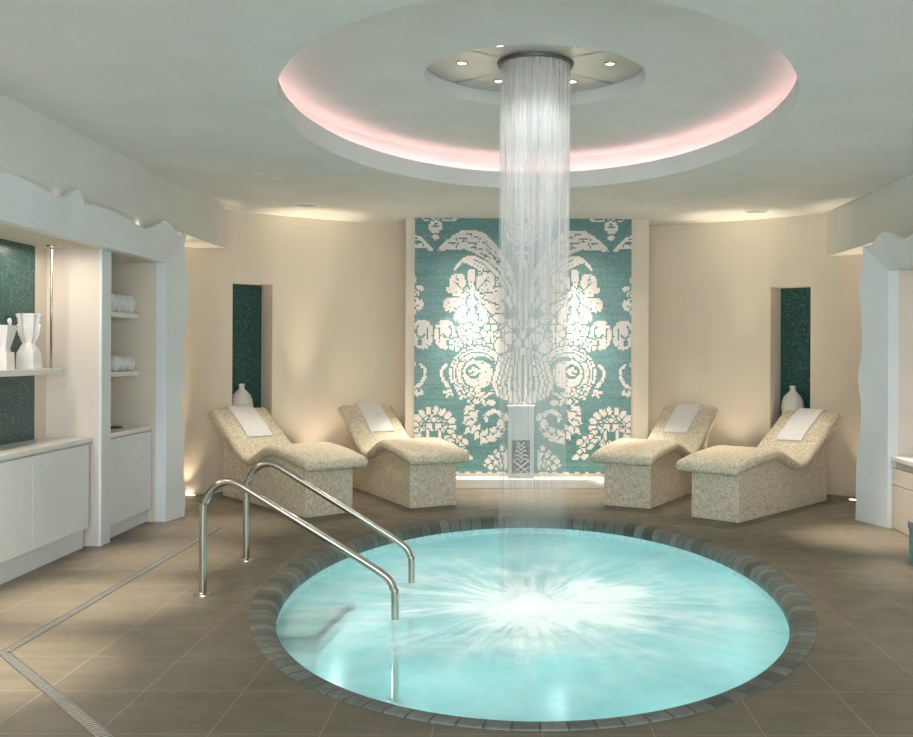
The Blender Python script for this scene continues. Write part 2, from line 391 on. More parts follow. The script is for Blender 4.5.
# ---- mural damask drawn on a grid of mosaic tiles (one cell = one tile) ----
TW, TH = 144, 170
def mural_grid():
    S=217.0/TW; SY=255.6/TH
    yy,xx=np.mgrid[0:TH,0:TW]
    px=415.0+(xx+.5)*S; py=217.4+(yy+.5)*SY
    AX=415.0+217/2
    g=np.zeros((TH,TW),bool)
    rng=random.Random(5)
    hx=np.where(px>AX,2*AX-px,px)            # mirrored: draw the left half only
    def stamp(m,gap=1.6,d=None):
        nonlocal g
        # a thin dark outline round each motif keeps neighbours apart
        if gap:
            o=m.copy()
            for dx,dy in((1,0),(-1,0),(0,1),(0,-1)):
                o|=np.roll(np.roll(m,dx,1),dy,0)
            g&=~o
        g|=m
    def ell(cx,cy,a,b=None,rot=0):
        b=b or a; c,s=math.cos(rot),math.sin(rot)
        u=(hx-cx)*c+(py-cy)*s; v=-(hx-cx)*s+(py-cy)*c
        return (u/a)**2+(v/b)**2<=1
    def poly(P):
        m=np.zeros_like(g); n=len(P); j=n-1
        for i in range(n):
            xi,yi=P[i];xj,yj=P[j]
            if yi!=yj:
                m^=((yi>py)!=(yj>py))&(hx<(xj-xi)*(py-yi)/(yj-yi)+xi)
            j=i
        return m
    def band(P,w0,w1=None):
        w1=w0 if w1 is None else w1
        m=np.zeros_like(g); n=len(P)-1
        for i in range(n):
            (x0,y0),(x1,y1)=P[i],P[i+1]
            dx,dy=x1-x0,y1-y0; L=dx*dx+dy*dy+1e-9
            t=np.clip(((hx-x0)*dx+(py-y0)*dy)/L,0,1)
            d=np.hypot(hx-x0-t*dx,py-y0-t*dy)
            m|=d<=(w0+(w1-w0)*(i+t)/n)
        return m
    def arc(cx,cy,r,a0,a1,n=14,ry=None):
        ry=ry or r
        return [(cx+r*math.cos(math.radians(a0+(a1-a0)*k/n)),cy+ry*math.sin(math.radians(a0+(a1-a0)*k/n))) for k in range(n+1)]
    def cut(m):
        nonlocal g
        g&=~m
    def flower(cx,cy,r,n=6,pr=.55,ph=0,spk=5):
        U=ell(cx,cy,r*.7)
        for k in range(n):
            a=ph+2*math.pi*k/n; U|=ell(cx+r*.62*math.cos(a),cy+r*.62*math.sin(a),r*.42)
        stamp(U)
        for k in range(n):
            a=ph+2*math.pi*(k+.5)/n; cut(band([(cx+r*.35*math.cos(a),cy+r*.35*math.sin(a)),(cx+r*math.cos(a),cy+r*math.sin(a))],.6))
        for k in range(spk):
            a=rng.random()*6.28;q=r*(.1+.5*rng.random())
            cut(ell(cx+q*math.cos(a),cy+q*math.sin(a),.8))
    # top edge fringe with small drop rose
    stamp(poly([(421,216),(458,216),(456,220),(446,221),(424,220)]))
    cut(band([(424,218.2),(430,218.2)],.6)); cut(band([(444,218.2),(452,218.2)],.6))
    stamp(ell(435.4,226,7,6.5)); cut(band([(432,225),(439,225)],.8)); cut(band([(435.4,222.5),(435.4,226)],.8))
    cut(ell(430,219.5,1.6)); cut(ell(441,219.5,1.6))
    stamp(ell(435.4,236.8,3.2,2.6))
    # corner leaf tip
    stamp(poly([(413,233.5),(421,236),(428,243),(433.5,249.5),(430,250.5),(426,247.6),(413,247.6)]))
    cut(band([(415,241.5),(421,241.5),(424,245)],.8)); cut(band([(414,237.5),(417,237.5)],.8))
    # second plume then great plume
    P2=[(454,270),(456,264),(462,258),(468,254.5),(477,255.5),(488,261),(498,270),(506,282),(512,298),(514,312),(509,306),(502,292),(491,279),(481,271),(475,267),(468,263),(462,262.5),(458,268)]
    stamp(poly(P2))
    for o in(0,4): cut(band([(474,259+o),(486,265+o),(497,276+o),(505,289+o)],.55))
    P1=[(437,250.5),(440,246),(447,239.5),(455,233.5),(462,229.5),(475,229.2),(483,231.5),(490,236.5),(498,246),(506,257),(513,270),(517,288),(518,310),(513,300),(508,286),(500,272),(490,261),(482,256),(474,252.5),(466,249.7),(450,249),(443,250)]
    stamp(poly(P1))
    for k,(a,b) in enumerate([((466,233.5),(472,233.5)),((458,237),(467,238)),((474,235.5),(481,238)),((462,241),(476,242.5)),((449,242.5),(457,241.5)),((470,246),(481,248)),((483,241),(492,249)),((486,247),(497,258)),((480,252),(490,257)),((494,257),(503,268)),((499,257),(508,270)),((504,272),(511,285)),((509,277),(514,290))]):
        cut(band([a,b],.6))
    for k in range(34):
        t=rng.random(); cx=456+t*55; cy=243+ (t**2)*36+rng.uniform(-6,6); cut(ell(cx,cy,.75))
    # peony
    stamp(ell(474,297,22,26)); stamp(ell(480,335,27,15)); stamp(ell(504,335,9,18))
    U=np.zeros_like(g)
    lobes=[(458,281,8.5,8.5),(487,280,8.5,9),(451,289,4.5,3.5),(472,277,6.5,8.5),(450.5,304,7.5,7.5),(499,293,8,7),(497,307,8,8),(463,316,9,7),(480,318,9,8),(496,320,6,5)]
    for (cx,cy,a,b) in lobes: U|=ell(cx,cy,a,b)
    U|=ell(474,297,21,23); stamp(U)
    for a,q0,q1 in [(-60,8,25),(-120,8,25),(-88,12,24),(-150,9,24),(-20,9,24),(12,9,26),(40,10,26),(70,10,24),(105,10,26),(140,10,24),(172,9,26)]:
        a=math.radians(a); cut(band([(474+q0*math.cos(a),296+q0*math.sin(a)),(474+q1*math.cos(a+.12),296+q1*math.sin(a+.12))],.7))
    for k in range(30):
        a=rng.random()*6.28;q=11*rng.random()**.6; cut(ell(473+q*math.cos(a),294+q*1.2*math.sin(a),.9))
    for d in(-1,1):
        cut(band([(472+d*4.5,270),(472+d*4.5,286)],.7)); cut(band([(472+d*4,288),(472+d*10,293)],.9)); cut(band([(472+d*2,293),(472+d*7,303)],.9)); cut(band([(472+d*3,306),(472+d*5,314)],.9))
    for (cx,cy) in [(458,281),(488,281),(452,304),(498,306),(464,316),(481,319)]:
        for k in range(3): cut(ell(cx+rng.uniform(-4,4),cy+rng.uniform(-4,4),.8))
    # side bud cut by the left edge
    for (cx,cy,a,b) in [(413,279,4,5),(420,288,4,3.5),(416,293,3.5,3.5),(417,304,7,6.5),(413,311,4,3)]: stamp(ell(cx,cy,a,b))
    for p in[(417,294),(416,300),(418,305),(420,299)]: cut(ell(*p,.9))
    # pair of curled leaves
    for cx,sg in((423,-1),(445.5,1)):
        stamp(ell(cx,334,11,15)); cut(ell(cx-sg*1,352,3.5,3))
        cut(band(arc(cx+sg*2,331,4.6,-60 if sg>0 else 240,150 if sg>0 else 30,ry=6),1.1)); cut(ell(cx+sg*3,342,2.6,3.6)); cut(band([(cx-sg*5,328),(cx-sg*5,338)],.7))
    cut(band([(434.2,318),(434.2,345)],.7))
    # flowers under the peony
    flower(470,334,11,6,.5,.3,6); flower(491,333,10,6,.5,.0,6); flower(456,344,7,5,.55,0,2); stamp(ell(502,345,7,8)); stamp(ell(508,330,5,4))
    flower(480,346,7,6,.5,.5,4); stamp(ell(500,318,7,4,.3))
    # great scroll with rose
    stamp(poly(arc(478,373,28,0,360,40)))
    cut(band(arc(478,373,21.5,110,370,30),.75)); cut(band(arc(478,373,25,150,300,16),.55))
    cut(band(arc(481,374,16,-100,80,18),2.6)); cut(band(arc(478,373,15.5,120,290,18),1.0))
    cut(band(arc(474,371,6,20,330,14),1.5)); cut(band([(474,371),(472,373)],1.1)); cut(ell(497,384,4,6)); cut(ell(490,396,6,3.2,.4)); cut(ell(465,396,5,3))
    for k in range(26):
        a=rng.random()*6.28;q=rng.uniform(18,27); cut(ell(478+q*math.cos(a),373+q*math.sin(a),.75))
    for a in range(120,300,18): cut(ell(478+27.5*math.cos(math.radians(a)),373+27.5*math.sin(math.radians(a)),1.2))
    # slim hooks left of the scroll and at the edge
    stamp(band([(447,364.5),(443,368),(441.8,373),(443.5,379),(448,385),(452,391)],1.3,1.9))
    stamp(band([(421,364.5),(425,368),(426,374),(424,380),(419,386),(414,389)],1.4,1.9)); stamp(ell(413,364,3.5,3)); stamp(ell(419,392.5,5,3.6)); cut(ell(419,390.5,1.6))
    # garland from the scroll to the base
    for (cx,cy,r) in [(449,393,5),(460,388,4),(463,395,4.5),(471,392,5),(472,402,5)]: flower(cx,cy,r,4,.55,.4,1)
    for (cx,cy,r) in [(477,401,3.4),(470,409,4),(474,415,4),(468,419,3.4),(472,424,4.4),(469,430,3),(477,429,4),(480,435,4),(486,439,4),(485,432,3),(493,437,4.4),(499,433,4),(503,428,3.4),(494,430,3)]:
        stamp(ell(cx,cy,r*1.15,r))
        stamp(band([(cx-r,cy+r),(cx+r,cy-r)],1.2),gap=0)
    stamp(band([(486,404),(483,399),(489,394),(496,391)],1.8,1.2)); stamp(band(arc(495,420,9,190,380,14),2.4,1.8)); stamp(ell(487,419,2.5)); stamp(ell(502,424,4,5)); stamp(ell(507,417,3,4)); stamp(ell(492,402,4.5,3))
    # sunburst flower cut by the lounger
    c0=(434.5,427)
    for k in range(15):
        a=math.radians(150+ k*16.5); r=12 if k%2 else 16
        stamp(ell(c0[0]+r*math.cos(a)*1.08,c0[1]+r*math.sin(a),3.3,2.5,a))
        if k%2==0: stamp(ell(c0[0]+8*math.cos(a),c0[1]+8*math.sin(a),3.2,2.1,a))
    for k in range(17):
        a=math.radians(k*21.2); stamp(ell(c0[0]+19*math.cos(a),c0[1]+17*math.sin(a),4.4,3.0,a))
    stamp(ell(c0[0],c0[1]-2,8,6)); cut(ell(c0[0],c0[1]-1,2,3.5)); cut(band([(c0[0]-7,c0[1]-5),(c0[0]+7,c0[1]-5)],.7))
    for k in range(8):
        a=math.radians(k*45+20); cut(ell(c0[0]+12*math.cos(a),c0[1]+11*math.sin(a),1.3))
    stamp(band([(429,431),(429,438)],1.6)); stamp(band([(440,431),(440,438)],1.6)); stamp(ell(434.5,420,2.5,2))
    for p in[(452,432),(456,437),(459,442),(463,444),(462,438),(466,441),(452,441),(458,448),(463,450),(467,452),(470,457),(455,446),(461,456)]: stamp(ell(*p,3.8,2.6,.7))
    # foot sprays
    for a in(-165,-140,-118,-95,-200): stamp(band([(507,472),(507+20*math.cos(math.radians(a)),470+20*math.sin(math.radians(a)))],1.2,2.8))
    for p in[(489,461),(492,467),(499,455),(497,463),(503,448)]: stamp(ell(*p,2.6,3))
    for x in range(447,520,11): stamp(ell(x,473.2,3.4,1.4),gap=0)
    # centre: medallion, stem, falling strands
    stamp(ell(AX,226,19,18.5)); cut(band(arc(AX,226,16,60,300,24),.8)); cut(band(arc(AX,226,16,100,185,20),.8))
    for k in range(30): cut(ell(AX-rng.random()*13,217+rng.random()*19,.8))
    cut(poly([(AX-7,217),(AX,224),(AX,217)]))
    stamp(poly([(AX-7,250),(AX,249),(AX,345),(AX-3,345),(AX-5,300),(AX-5,262)])); cut(band([(AX-.5,268),(AX-.5,330)],.8)); cut(ell(AX-3,257,1.2,3))
    stamp(ell(AX,252,8,2)); stamp(ell(AX-10,322,6,5)); stamp(ell(AX-13,338,7,6)); stamp(ell(AX-5,345,4,7))
    for k,(x0,x1) in enumerate([(2,3),(6,8),(10,14),(14,20),(18,25),(22,29)]):
        stamp(band([(AX-x0,348+k*2),(AX-x0-1.2,362),(AX-x1*1.0,382),(AX-x1*.86,404-k*2.0)],1.7 if k<3 else 2.3,1.9))
    for k in range(26): cut(ell(AX-3-rng.random()*24,350+rng.random()*48,.7))
    # a sprinkling of single dark tiles inside the white areas
    r2=np.random.RandomState(3); half=r2.rand(TH,TW)<.028; half=np.where(px>AX,half[:,::-1],half)
    g&=~half
    g[:, -1]|=False
    return g
# ================================================================== the setting
PC = (.10, 6.473); PA, PB = 1.729, 2.594             # pool centre and half axes of the coping
S = 1.5
def pe(a, off, z): return (PC[0] + (PA - off) * math.cos(a), PC[1] + (PB - off) * math.sin(a), z)
H = 3.04                                            # ceiling height
def struct(o): o['kind'] = 'structure'; return o
bm = disc_frame(BM(), lambda a: pe(a, .002, 0)[:2], (-3.75, 4.0, -2, 12.2), 0)
struct(link('floor', bm, m_floor))
# ceiling: slab with the big round opening, lip, cove ledge, cove wall, raised disc with its own opening
RC = (.117, 6.626); RR = 1.647
def ce(a, off, z): return (RC[0] + (RR + off) * math.cos(a), RC[1] + (RR * S + off) * math.sin(a), z)
bm = disc_frame(BM(), lambda a: ce(a, 0, 0)[:2], (-3.75, 4.0, -2, 12.2), H, True)
struct(link('ceiling', bm, m_ceil))
prof = [(0, H), (0, 3.19), (.035, 3.19), (.035, 3.165), (.2, 3.165), (.2, 3.36), (.18, 3.38)]
bm = BM(); n = 128; rings = [[bm.verts.new(ce(2 * PI * k / n, r, z)) for k in range(n)] for r, z in prof]
for a, b in zip(rings, rings[1:]):
    for k in range(n): bm.faces.new((a[(k + 1) % n], a[k], b[k], b[(k + 1) % n]))
struct(link('trim_1', bm, m_ceil, smooth=True, angle=30))['label'] = 'round lip and light cove of the ceiling opening'
EC = (.115, 6.669); EA, EB = .755, .738
bm = BM(); n = 128
def ringv(f, z): return [bm.verts.new((*f(2 * PI * k / n), z)) for k in range(n)]
r0 = ringv(lambda a: ce(a, .185, 0)[:2], 3.38)
ef = lambda s: (lambda a: (EC[0] + EA * s * math.cos(a), EC[1] + EB * s * math.sin(a)))
r1 = ringv(ef(1), 3.38); r2 = ringv(ef(1), 3.50)
for a, b in ((r0, r1), (r1, r2)):
    for k in range(n): bm.faces.new((a[(k + 1) % n], a[k], b[k], b[(k + 1) % n]))
bm.faces.new(r2)
struct(link('trim_2', bm, m_ceil, smooth=True, angle=30))['label'] = 'raised ceiling disc inside the round cove'
bm = BM(); n = 128; vs = [[bm.verts.new(ce(2 * PI * k / n, o_, z)) for o_, z in ((.048, 3.168), (.054, 3.168), (.054, 3.188), (.048, 3.188))] for k in range(n)]
for k in range(n):
    for j in range(4):
        f = bm.faces.new((vs[k][j], vs[(k + 1) % n][j], vs[(k + 1) % n][(j + 1) % 4], vs[k][(j + 1) % 4])); f.material_index = 0 if j == 1 else 1
tag(link('light_strip', bm, [m_led, m_ceil]), 'pink glowing light strip lying in the round ceiling cove', 'light')

# curved back wall with two tall niches
WC = (.1, 2.15); WR = 5.86
def wp(deg, r=WR): a = math.radians(deg); return (WC[0] + r * math.sin(a), S * (WC[1] + r * math.cos(a)))
NL = (-32.92, -28.90); NR = (28.05, 32.11); NZ = (.65, 2.262)
edges = [-39.9] + [-39 + k for k in range(78)] + [39, 39.9]
edges = sorted(set([e for e in edges if not any(a - .4 < e < b + .4 for a, b in (NL, NR))] + list(NL) + list(NR)))
bm = BM(); uvl = bm.loops.layers.uv.new('uv')
def wq(a0, a1, z0, z1):
    p, q = wp(a0), wp(a1)
    f = bm.faces.new([bm.verts.new(c) for c in ((*p, z0), (*q, z0), (*q, z1), (*p, z1))])
    L = math.radians(WR * 1.15)
    for l, u in zip(f.loops, ((a0 * L, z0), (a1 * L, z0), (a1 * L, z1), (a0 * L, z1))): l[uvl].uv = u
for a0, a1 in zip(edges, edges[1:]):
    if (a0, a1) in (NL, NR): wq(a0, a1, 0, NZ[0]); wq(a0, a1, NZ[1], H)
    else: wq(a0, a1, 0, H)
bmesh.ops.remove_doubles(bm, verts=bm.verts, dist=1e-5)
struct(link('wall_back', bm, m_wall, smooth=True, angle=20))
for i, (nn, lab) in enumerate(((NL, 'near the towel shelves'), (NR, 'beside the outer right lounger'))):
    ph = math.radians(sum(nn) / 2); rad = Vector((math.sin(ph) * S, math.cos(ph), 0)).normalized()
    a, b = Vector((*wp(nn[0]), 0)), Vector((*wp(nn[1]), 0)); D = .26
    a2, b2 = a + rad * D, b + rad * D
    bm = BM(); uvl = bm.loops.layers.uv.new('uv')
    def q4(*P):
        f = bm.faces.new([bm.verts.new(p) for p in P])
        for l in f.loops: l[uvl].uv = (l.vert.co.x + l.vert.co.y, l.vert.co.z)
    z0, z1 = Vector((0, 0, NZ[0])), Vector((0, 0, NZ[1]))
    q4(a + z0, a2 + z0, a2 + z1, a + z1); q4(b + z0, b + z1, b2 + z1, b2 + z0); q4(a + z0, b + z0, b2 + z0, a2 + z0); q4(a + z1, a2 + z1, b2 + z1, b + z1)
    struct(link('trim_%d' % (3 + i), bm, m_beige))['label'] = 'plaster reveal of the tall wall niche'
    bm = BM(); e = rad * -.004
    P = [a2 + z0 + e, b2 + z0 + e, b2 + z1 + e, a2 + z1 + e]; P2 = [p + rad * .02 for p in P]
    A = [bm.verts.new(p) for p in P]; B = [bm.verts.new(p) for p in P2]
    bm.faces.new(A); bm.faces.new(B[::-1])
    for k in range(4): bm.faces.new((A[k], B[k], B[(k + 1) % 4], A[(k + 1) % 4]))
    bmesh.ops.recalc_face_normals(bm, faces=bm.faces)
    tag(link('niche_mosaic', bm, m_deep), 'tall narrow green mosaic panel in the wall niche ' + ('left of the mural' if i == 0 else 'right of the mural'), 'mosaic panel', 'green niche mosaics')
# projecting bay that carries the mural, with its white plinth
MY = 11.11; MX = .0678; MW = 1.2324; MZ = .14
bm = BM(); box(bm, -1.27, 1.50, MY + .012, 12.1, 0, H)
struct(link('wall_mural_bay', bm, m_wall)); bpy.data.objects['wall_mural_bay'].data.uv_layers.new(name='uv')
struct(boxobj('trim_5', MX - MW, MX + MW, 10.86, MY + .012, 0, .105, m_stone, bevel=.006))['label'] = 'white stone ledge below the mural'
# side walls and soffits over the wall units
struct(boxobj('wall_left', -3.75, -3.66, -2, 10.1, 0, H, m_beige))
struct(boxobj('wall_right', 3.87, 3.98, -2, 10.3, 0, H, m_beige))
def soffit(name, x0, x1, y0, y1, z0):
    struct(boxobj(name, x0, x1, y0, y1, z0, H, m_soffit))
soffit('wall_soffit_left', -3.66, -3.09, -2, 10.30, 2.60)
soffit('wall_soffit_right', 3.35, 3.87, -2, 10.57, 2.565)

# ================================================================== mosaic mural
g = mural_grid(); bm = BM(); tw = 2 * MW / TW; th = (H - MZ) / TH
vv = [[bm.verts.new((MX - MW + i * tw, MY, H - j * th)) for i in range(TW + 1)] for j in range(TH + 1)]
for j in range(TH):
    for i in range(TW):
        f = bm.faces.new((vv[j + 1][i], vv[j + 1][i + 1], vv[j][i + 1], vv[j][i])); f.material_index = 1 if g[j, i] else 0
bd = [e for e in bm.edges if e.is_boundary]
ext = bmesh.ops.extrude_edge_only(bm, edges=bd); bmesh.ops.translate(bm, verts=[v for v in ext['geom'] if isinstance(v, bmesh.types.BMVert)], vec=(0, .011, 0))
tag(link('mosaic_mural', bm, [m_teal, m_cream]), 'tall teal mosaic mural with a cream damask flower pattern behind the pool', 'mural')

# steel drinking pillar in front of the mural
x0, x1, y0, y1, z0 = -.093, .194, 10.89, 11.06, .105
t = thing('fountain_pillar', 'brushed steel pillar with a lattice window standing before the mosaic mural', 'pillar', (.05, 10.975, z0))
def rel(o, p):
    o.parent = p; o.matrix_parent_inverse = Matrix.Translation(-p.location); return o
bm = BM(); wx0, wx1, wz0, wz1 = x0 + .043, x1 - .043, z0 + .05, z0 + .43
box(bm, x0, wx0, y0, y1, z0, .905); box(bm, wx1, x1, y0, y1, z0, .905); box(bm, wx0, wx1, y0, y1, z0, wz0); box(bm, wx0, wx1, y0, y1, wz1, .905); box(bm, wx0, wx1, y0 + .05, y1, wz0, wz1)
rel(link('body', bm, m_ped, t, bevel=.003), t)
rel(boxobj('top_plate', x0 - .012, x1 + .012, y0 - .012, y1, .905, .922, m_stone, t, bevel=.003), t)
rel(boxobj('recess_panel', wx0, wx1, y0 + .046, y0 + .05, wz0, wz1, m_deep, t), t)
bm = BM(); cx = (wx0 + wx1) / 2; yb = y0 + .035
for s in (-1, 1):
    tube(bm, [(cx - s * .09, yb, wz0 + .005), (cx + s * .09, yb, wz0 + .15)], .010, 8)
    tube(bm, [(cx - s * .02, yb, wz0 + .005), (cx + s * .09, yb, wz0 + .08)], .008, 8)
for k in range(5):
    for s in (-1, 1):
        tube(bm, smoothpath([(cx, yb, wz0 + .13 + k * .045), (cx + s * .035, yb, wz0 + .17 + k * .045), (cx + s * (.085 - k * .012), yb, wz0 + .15 + k * .05)], 5), .009, 8)
box(bm, wx0, wx1, yb - .006, yb + .01, wz0, wz0 + .012)
rel(link('lattice', bm, m_porc, t, True), t)
bm = BM(); tube(bm, smoothpath([(.05, 10.97, .922), (.05, 10.97, .945), (.05, 10.95, .955), (.05, 10.93, .948)], 5), .006, 8); rel(link('spout', bm, m_steel, t, True), t)

# ================================================================== pool
def lathe_uv(bm, prof, n, nb):
    uvl = bm.loops.layers.uv.new('uv')
    fine = [2 * PI * k / 4000 for k in range(4001)]; acc = [0]          # even steps along the rim
    for a, b in zip(fine, fine[1:]): acc.append(acc[-1] + math.dist(pe(a, .06, 0), pe(b, .06, 0)))
    angs = [float(v) for v in np.interp([acc[-1] * k / n for k in range(n)], acc, fine)]
    rings = [[bm.verts.new(pe(angs[k], r, z)) for k in range(n)] for r, z in prof]
    for i, (a, b) in enumerate(zip(rings, rings[1:])):
        for k in range(n):
            f = bm.faces.new((a[k], a[(k + 1) % n], b[(k + 1) % n], b[k]))
            for l, u in zip(f.loops, ((k, i), (k + 1, i), (k + 1, i + 1), (k, i + 1))): l[uvl].uv = (u[0] * nb / n, u[1])
    bmesh.ops.recalc_face_normals(bm, faces=bm.faces)
    return bm
cp = [(0, -.06), (0, .004), (.004, .008), (.085, .006), (.115, -.004), (.136, -.020), (.149, -.042), (.154, -.068), (.151, -.09), (0, -.09)]
o = link('pool_coping', lathe_uv(BM(), cp, 240, 120), m_coping, smooth=True, angle=60)
tag(o, 'round dark grey brick coping with a rounded edge framing the plunge pool', 'pool coping')
bm = BM(); n = 128; rings = [[bm.verts.new(pe(2 * PI * k / n, o_, z)) for k in range(n)] for o_, z in ((.06, -.09), (.145, -.09), (.145, -1.05))]
for a, b in zip(rings, rings[1:]):
    for k in range(n): bm.faces.new((a[(k + 1) % n], a[k], b[k], b[(k + 1) % n]))
bm.faces.new(rings[-1])
o = link('pool_basin', bm, m_basin, smooth=True, angle=30); tag(o, 'pale turquoise mosaic basin of the round pool under the water', 'pool', kind='structure')
# underwater entry step below the hand rails and the bench round the wall
bm = BM(); pts = [(-1.44, 5.60), (-1.15, 5.64), (-1.07, 6.36), (-1.50, 6.30)]
prism(bm, pts, 'z', -1.05, -.156)
ps = link('pool_step', bm, mat('pool_step_tile', (.80, .88, .86), .4)); bm = BM()
prism(bm, [(-1.475, 5.56), (-1.12, 5.59), (-1.045, 6.38), (-1.10, 6.39), (-1.17, 5.70), (-1.47, 5.67)], 'z', -.215, -.152); link('nosing', bm, mat('dark_teal_nosing', (.03, .16, .16), .4), ps)
tag(ps, 'pale square entry step just under the water near the hand rails', 'step')
bm = BM(); n = 128; rs = [0, .03, .06, .1, .15, .2, .26, .33, .42, .55, .7, .9, 1.1, 1.3, 1.45, 1.583]
hh = lambda r, a: (.05 * math.exp(-(r / .12) ** 2) - .02 * math.exp(-((r - .28) / .1) ** 2) + .010 * math.sin(r * 26) * math.exp(-r * 2)) * min(1, (1.6 - r) / .3) + .006 * math.sin(9 * a + r * 7) * math.exp(-abs(r - .5) * 3)
rings = []
for r in rs:
    if r == 0: rings.append([bm.verts.new((PC[0], PC[1], -.11))])
    else: rings.append([bm.verts.new((PC[0] + r * math.cos(2 * PI * k / n), PC[1] + r * (1 + (2.448 / 1.583 - 1) * min(1, r)) * math.sin(2 * PI * k / n), -.14 + hh(r, 2 * PI * k / n))) for k in range(n)])
for a, b in zip(rings, rings[1:]):
    for k in range(n):
        q = list(dict.fromkeys([a[k % len(a)], b[k], b[(k + 1) % n], a[(k + 1) % len(a)]])); bm.faces.new(q)
o = link('pool_water', bm, m_water, smooth=True); tag(o, 'turquoise pool water with white foam spreading from the falling water', 'water', kind='stuff')

# ================================================================== rain shower in the ceiling
FC = (.118, 6.637)
t = thing('rain_shower', 'round overhead rain shower set in an oval steel ceiling plate above the pool', 'shower', (EC[0], EC[1], 3.47))
def ell(s, z, a=EA, b=EB, c=EC, n=96): return [(c[0] + a * s * math.cos(2 * PI * k / n), c[1] + b * s * math.sin(2 * PI * k / n), z) for k in range(n)]
# four plate sectors with thin dark seams
seams = [math.radians(d) for d in (38, 142, 218, 322)]
for i in range(4):
    a0 = seams[i] + .013; a1 = seams[(i + 1) % 4] + (2 * PI if i == 3 else 0) - .013
    bm = BM(); A = []; B = []; A2 = []; B2 = []
    for k in range(25):
        a = a0 + (a1 - a0) * k / 24; c, s = math.cos(a), math.sin(a)
        for L, sc, z in ((A, .33, 3.47), (B, .985, 3.47), (A2, .33, 3.485), (B2, .985, 3.485)): L.append(bm.verts.new((EC[0] + EA * sc * c, EC[1] + EB * sc * s, z)))
    for k in range(24):
        bm.faces.new((A[k], A[k + 1], B[k + 1], B[k])); bm.faces.new((A2[k], B2[k], B2[k + 1], A2[k + 1])); bm.faces.new((B[k], B[k + 1], B2[k + 1], B2[k]))
    bmesh.ops.recalc_face_normals(bm, faces=bm.faces)
    rel(link('plate_panel', bm, m_plate, t), t)
bm = BM(); lathe(bm, [(0, 3.466), (.95, 3.466), (.985, 3.455), (1, 3.455), (1, 3.48), (0, 3.48)], 64, (FC[0], FC[1], 0), .252, .252)
hd = rel(link('shower_head', bm, m_plate, t, True, angle=40), t)
bm = BM(); lathe(bm, [(.90, 3.4655), (.90, 3.452), (1.0, 3.452), (1.03, 3.47)], 64, (FC[0], FC[1], 0), .255, .255); o = link('rim', bm, m_dsteel, hd, True, angle=40)
bm = BM()
for ring in (.3, .5, .7, .85):
    for k in range(int(44 * ring)):
        a = 2 * PI * k / int(44 * ring); lathe(bm, [(0, 3.458), (.004, 3.458), (.005, 3.467)], 6, (FC[0] + .252 * ring * math.cos(a), FC[1] + .252 * ring * math.sin(a), 0))
o = link('nozzles', bm, m_dsteel, hd); o['kind'] = 'stuff'
SPOTS = [((-.381, 6.615), 'left of the shower head'), ((.623, 6.612), 'right of the shower head'), ((-.14, 7.05), 'behind the shower head, on its left'), ((.39, 7.05), 'behind the shower head, on its right'), ((-.123, 6.225), 'before the shower head, on its left'), ((.368, 6.215), 'before the shower head, on its right')]
sp0 = None
for (x, y), wh in SPOTS:
    lab = 'small recessed spotlight in the oval steel plate ' + wh
    if sp0 is None:
        sp0 = thing('ceiling_spotlight', lab, 'spotlight', (x, y, 3.47), 0, 'spotlights round the rain shower')
        bm = BM(); lathe(bm, [(.030, -.002), (.032, -.006), (.040, -.004), (.041, 0)], 24); link('trim_ring', bm, m_steel, sp0, True)
        bm = BM(); lathe(bm, [(0, -.003), (.030, -.003), (.030, 0)], 24); link('lens', bm, m_spotlens, sp0)
    else: dup(sp0, (x, y, 3.47), label=lab)
# the falling water: thin streams inside a ragged curtain
bm = BM(); uvl = bm.loops.layers.uv.new('uv'); rng = random.Random(4)
def curtain(sa, sb, ztop, zbot, n, m, ph, spread):
    rows = []
    for j in range(m + 1):
        t_ = j / m; z = ztop + (zbot - ztop) * t_; k_ = 1 - spread * t_
        rows.append([bm.verts.new((FC[0] + sa * k_ * math.cos(2 * PI * k / n) - .012 * t_, FC[1] + sb * k_ * math.sin(2 * PI * k / n) - .12 * t_, z)) for k in range(n)])
    for j in range(m):
        for k in range(n):
            f = bm.faces.new((rows[j][k], rows[j][(k + 1) % n], rows[j + 1][(k + 1) % n], rows[j + 1][k]))
            for l, (uu, v_) in zip(f.loops, ((k, j), (k + 1, j), (k + 1, j + 1), (k, j + 1))): l[uvl].uv = (uu / n + ph, v_ / m * 3.5)
curtain(.238, .238, 3.455, -.10, 96, 12, 0, .06)
curtain(.16, .16, 3.455, -.10, 72, 12, 3.3, .0)
curtain(.228, .228, 3.455, -.10, 96, 12, 7.7, .03)
for k in range(74):
    a = 2 * PI * k / 74 + rng.uniform(-.03, .03); q = rng.choice((1, 1, 1, .85, .65)); x = FC[0] + .236 * q * math.cos(a); y = FC[1] + .236 * q * math.sin(a)
    zb = rng.uniform(.2, 2.3) if rng.random() < .6 else -.1; r0 = rng.uniform(.0016, .003)
    vs = []
    for j in range(7):
        tt = j / 6; z = 3.452 + (zb - 3.452) * tt; r1 = r0 * (1 - .5 * tt)
        vs.append([bm.verts.new((x + (-.012) * (3.452 - z) / 3.5 + r1 * math.cos(2 * PI * i / 5), y - .12 * (3.452 - z) / 3.5 + r1 * math.sin(2 * PI * i / 5), z)) for i in range(5)])
    for j in range(6):
        for i in range(5):
            f = bm.faces.new((vs[j][i], vs[j][(i + 1) % 5], vs[j + 1][(i + 1) % 5], vs[j + 1][i]))
            for l in f.loops: l[uvl].uv = (a, .1)
o = link('falling_water', bm, m_fall, smooth=True); tag(o, 'white column of water falling from the ceiling shower into the pool', 'falling water', kind='stuff')

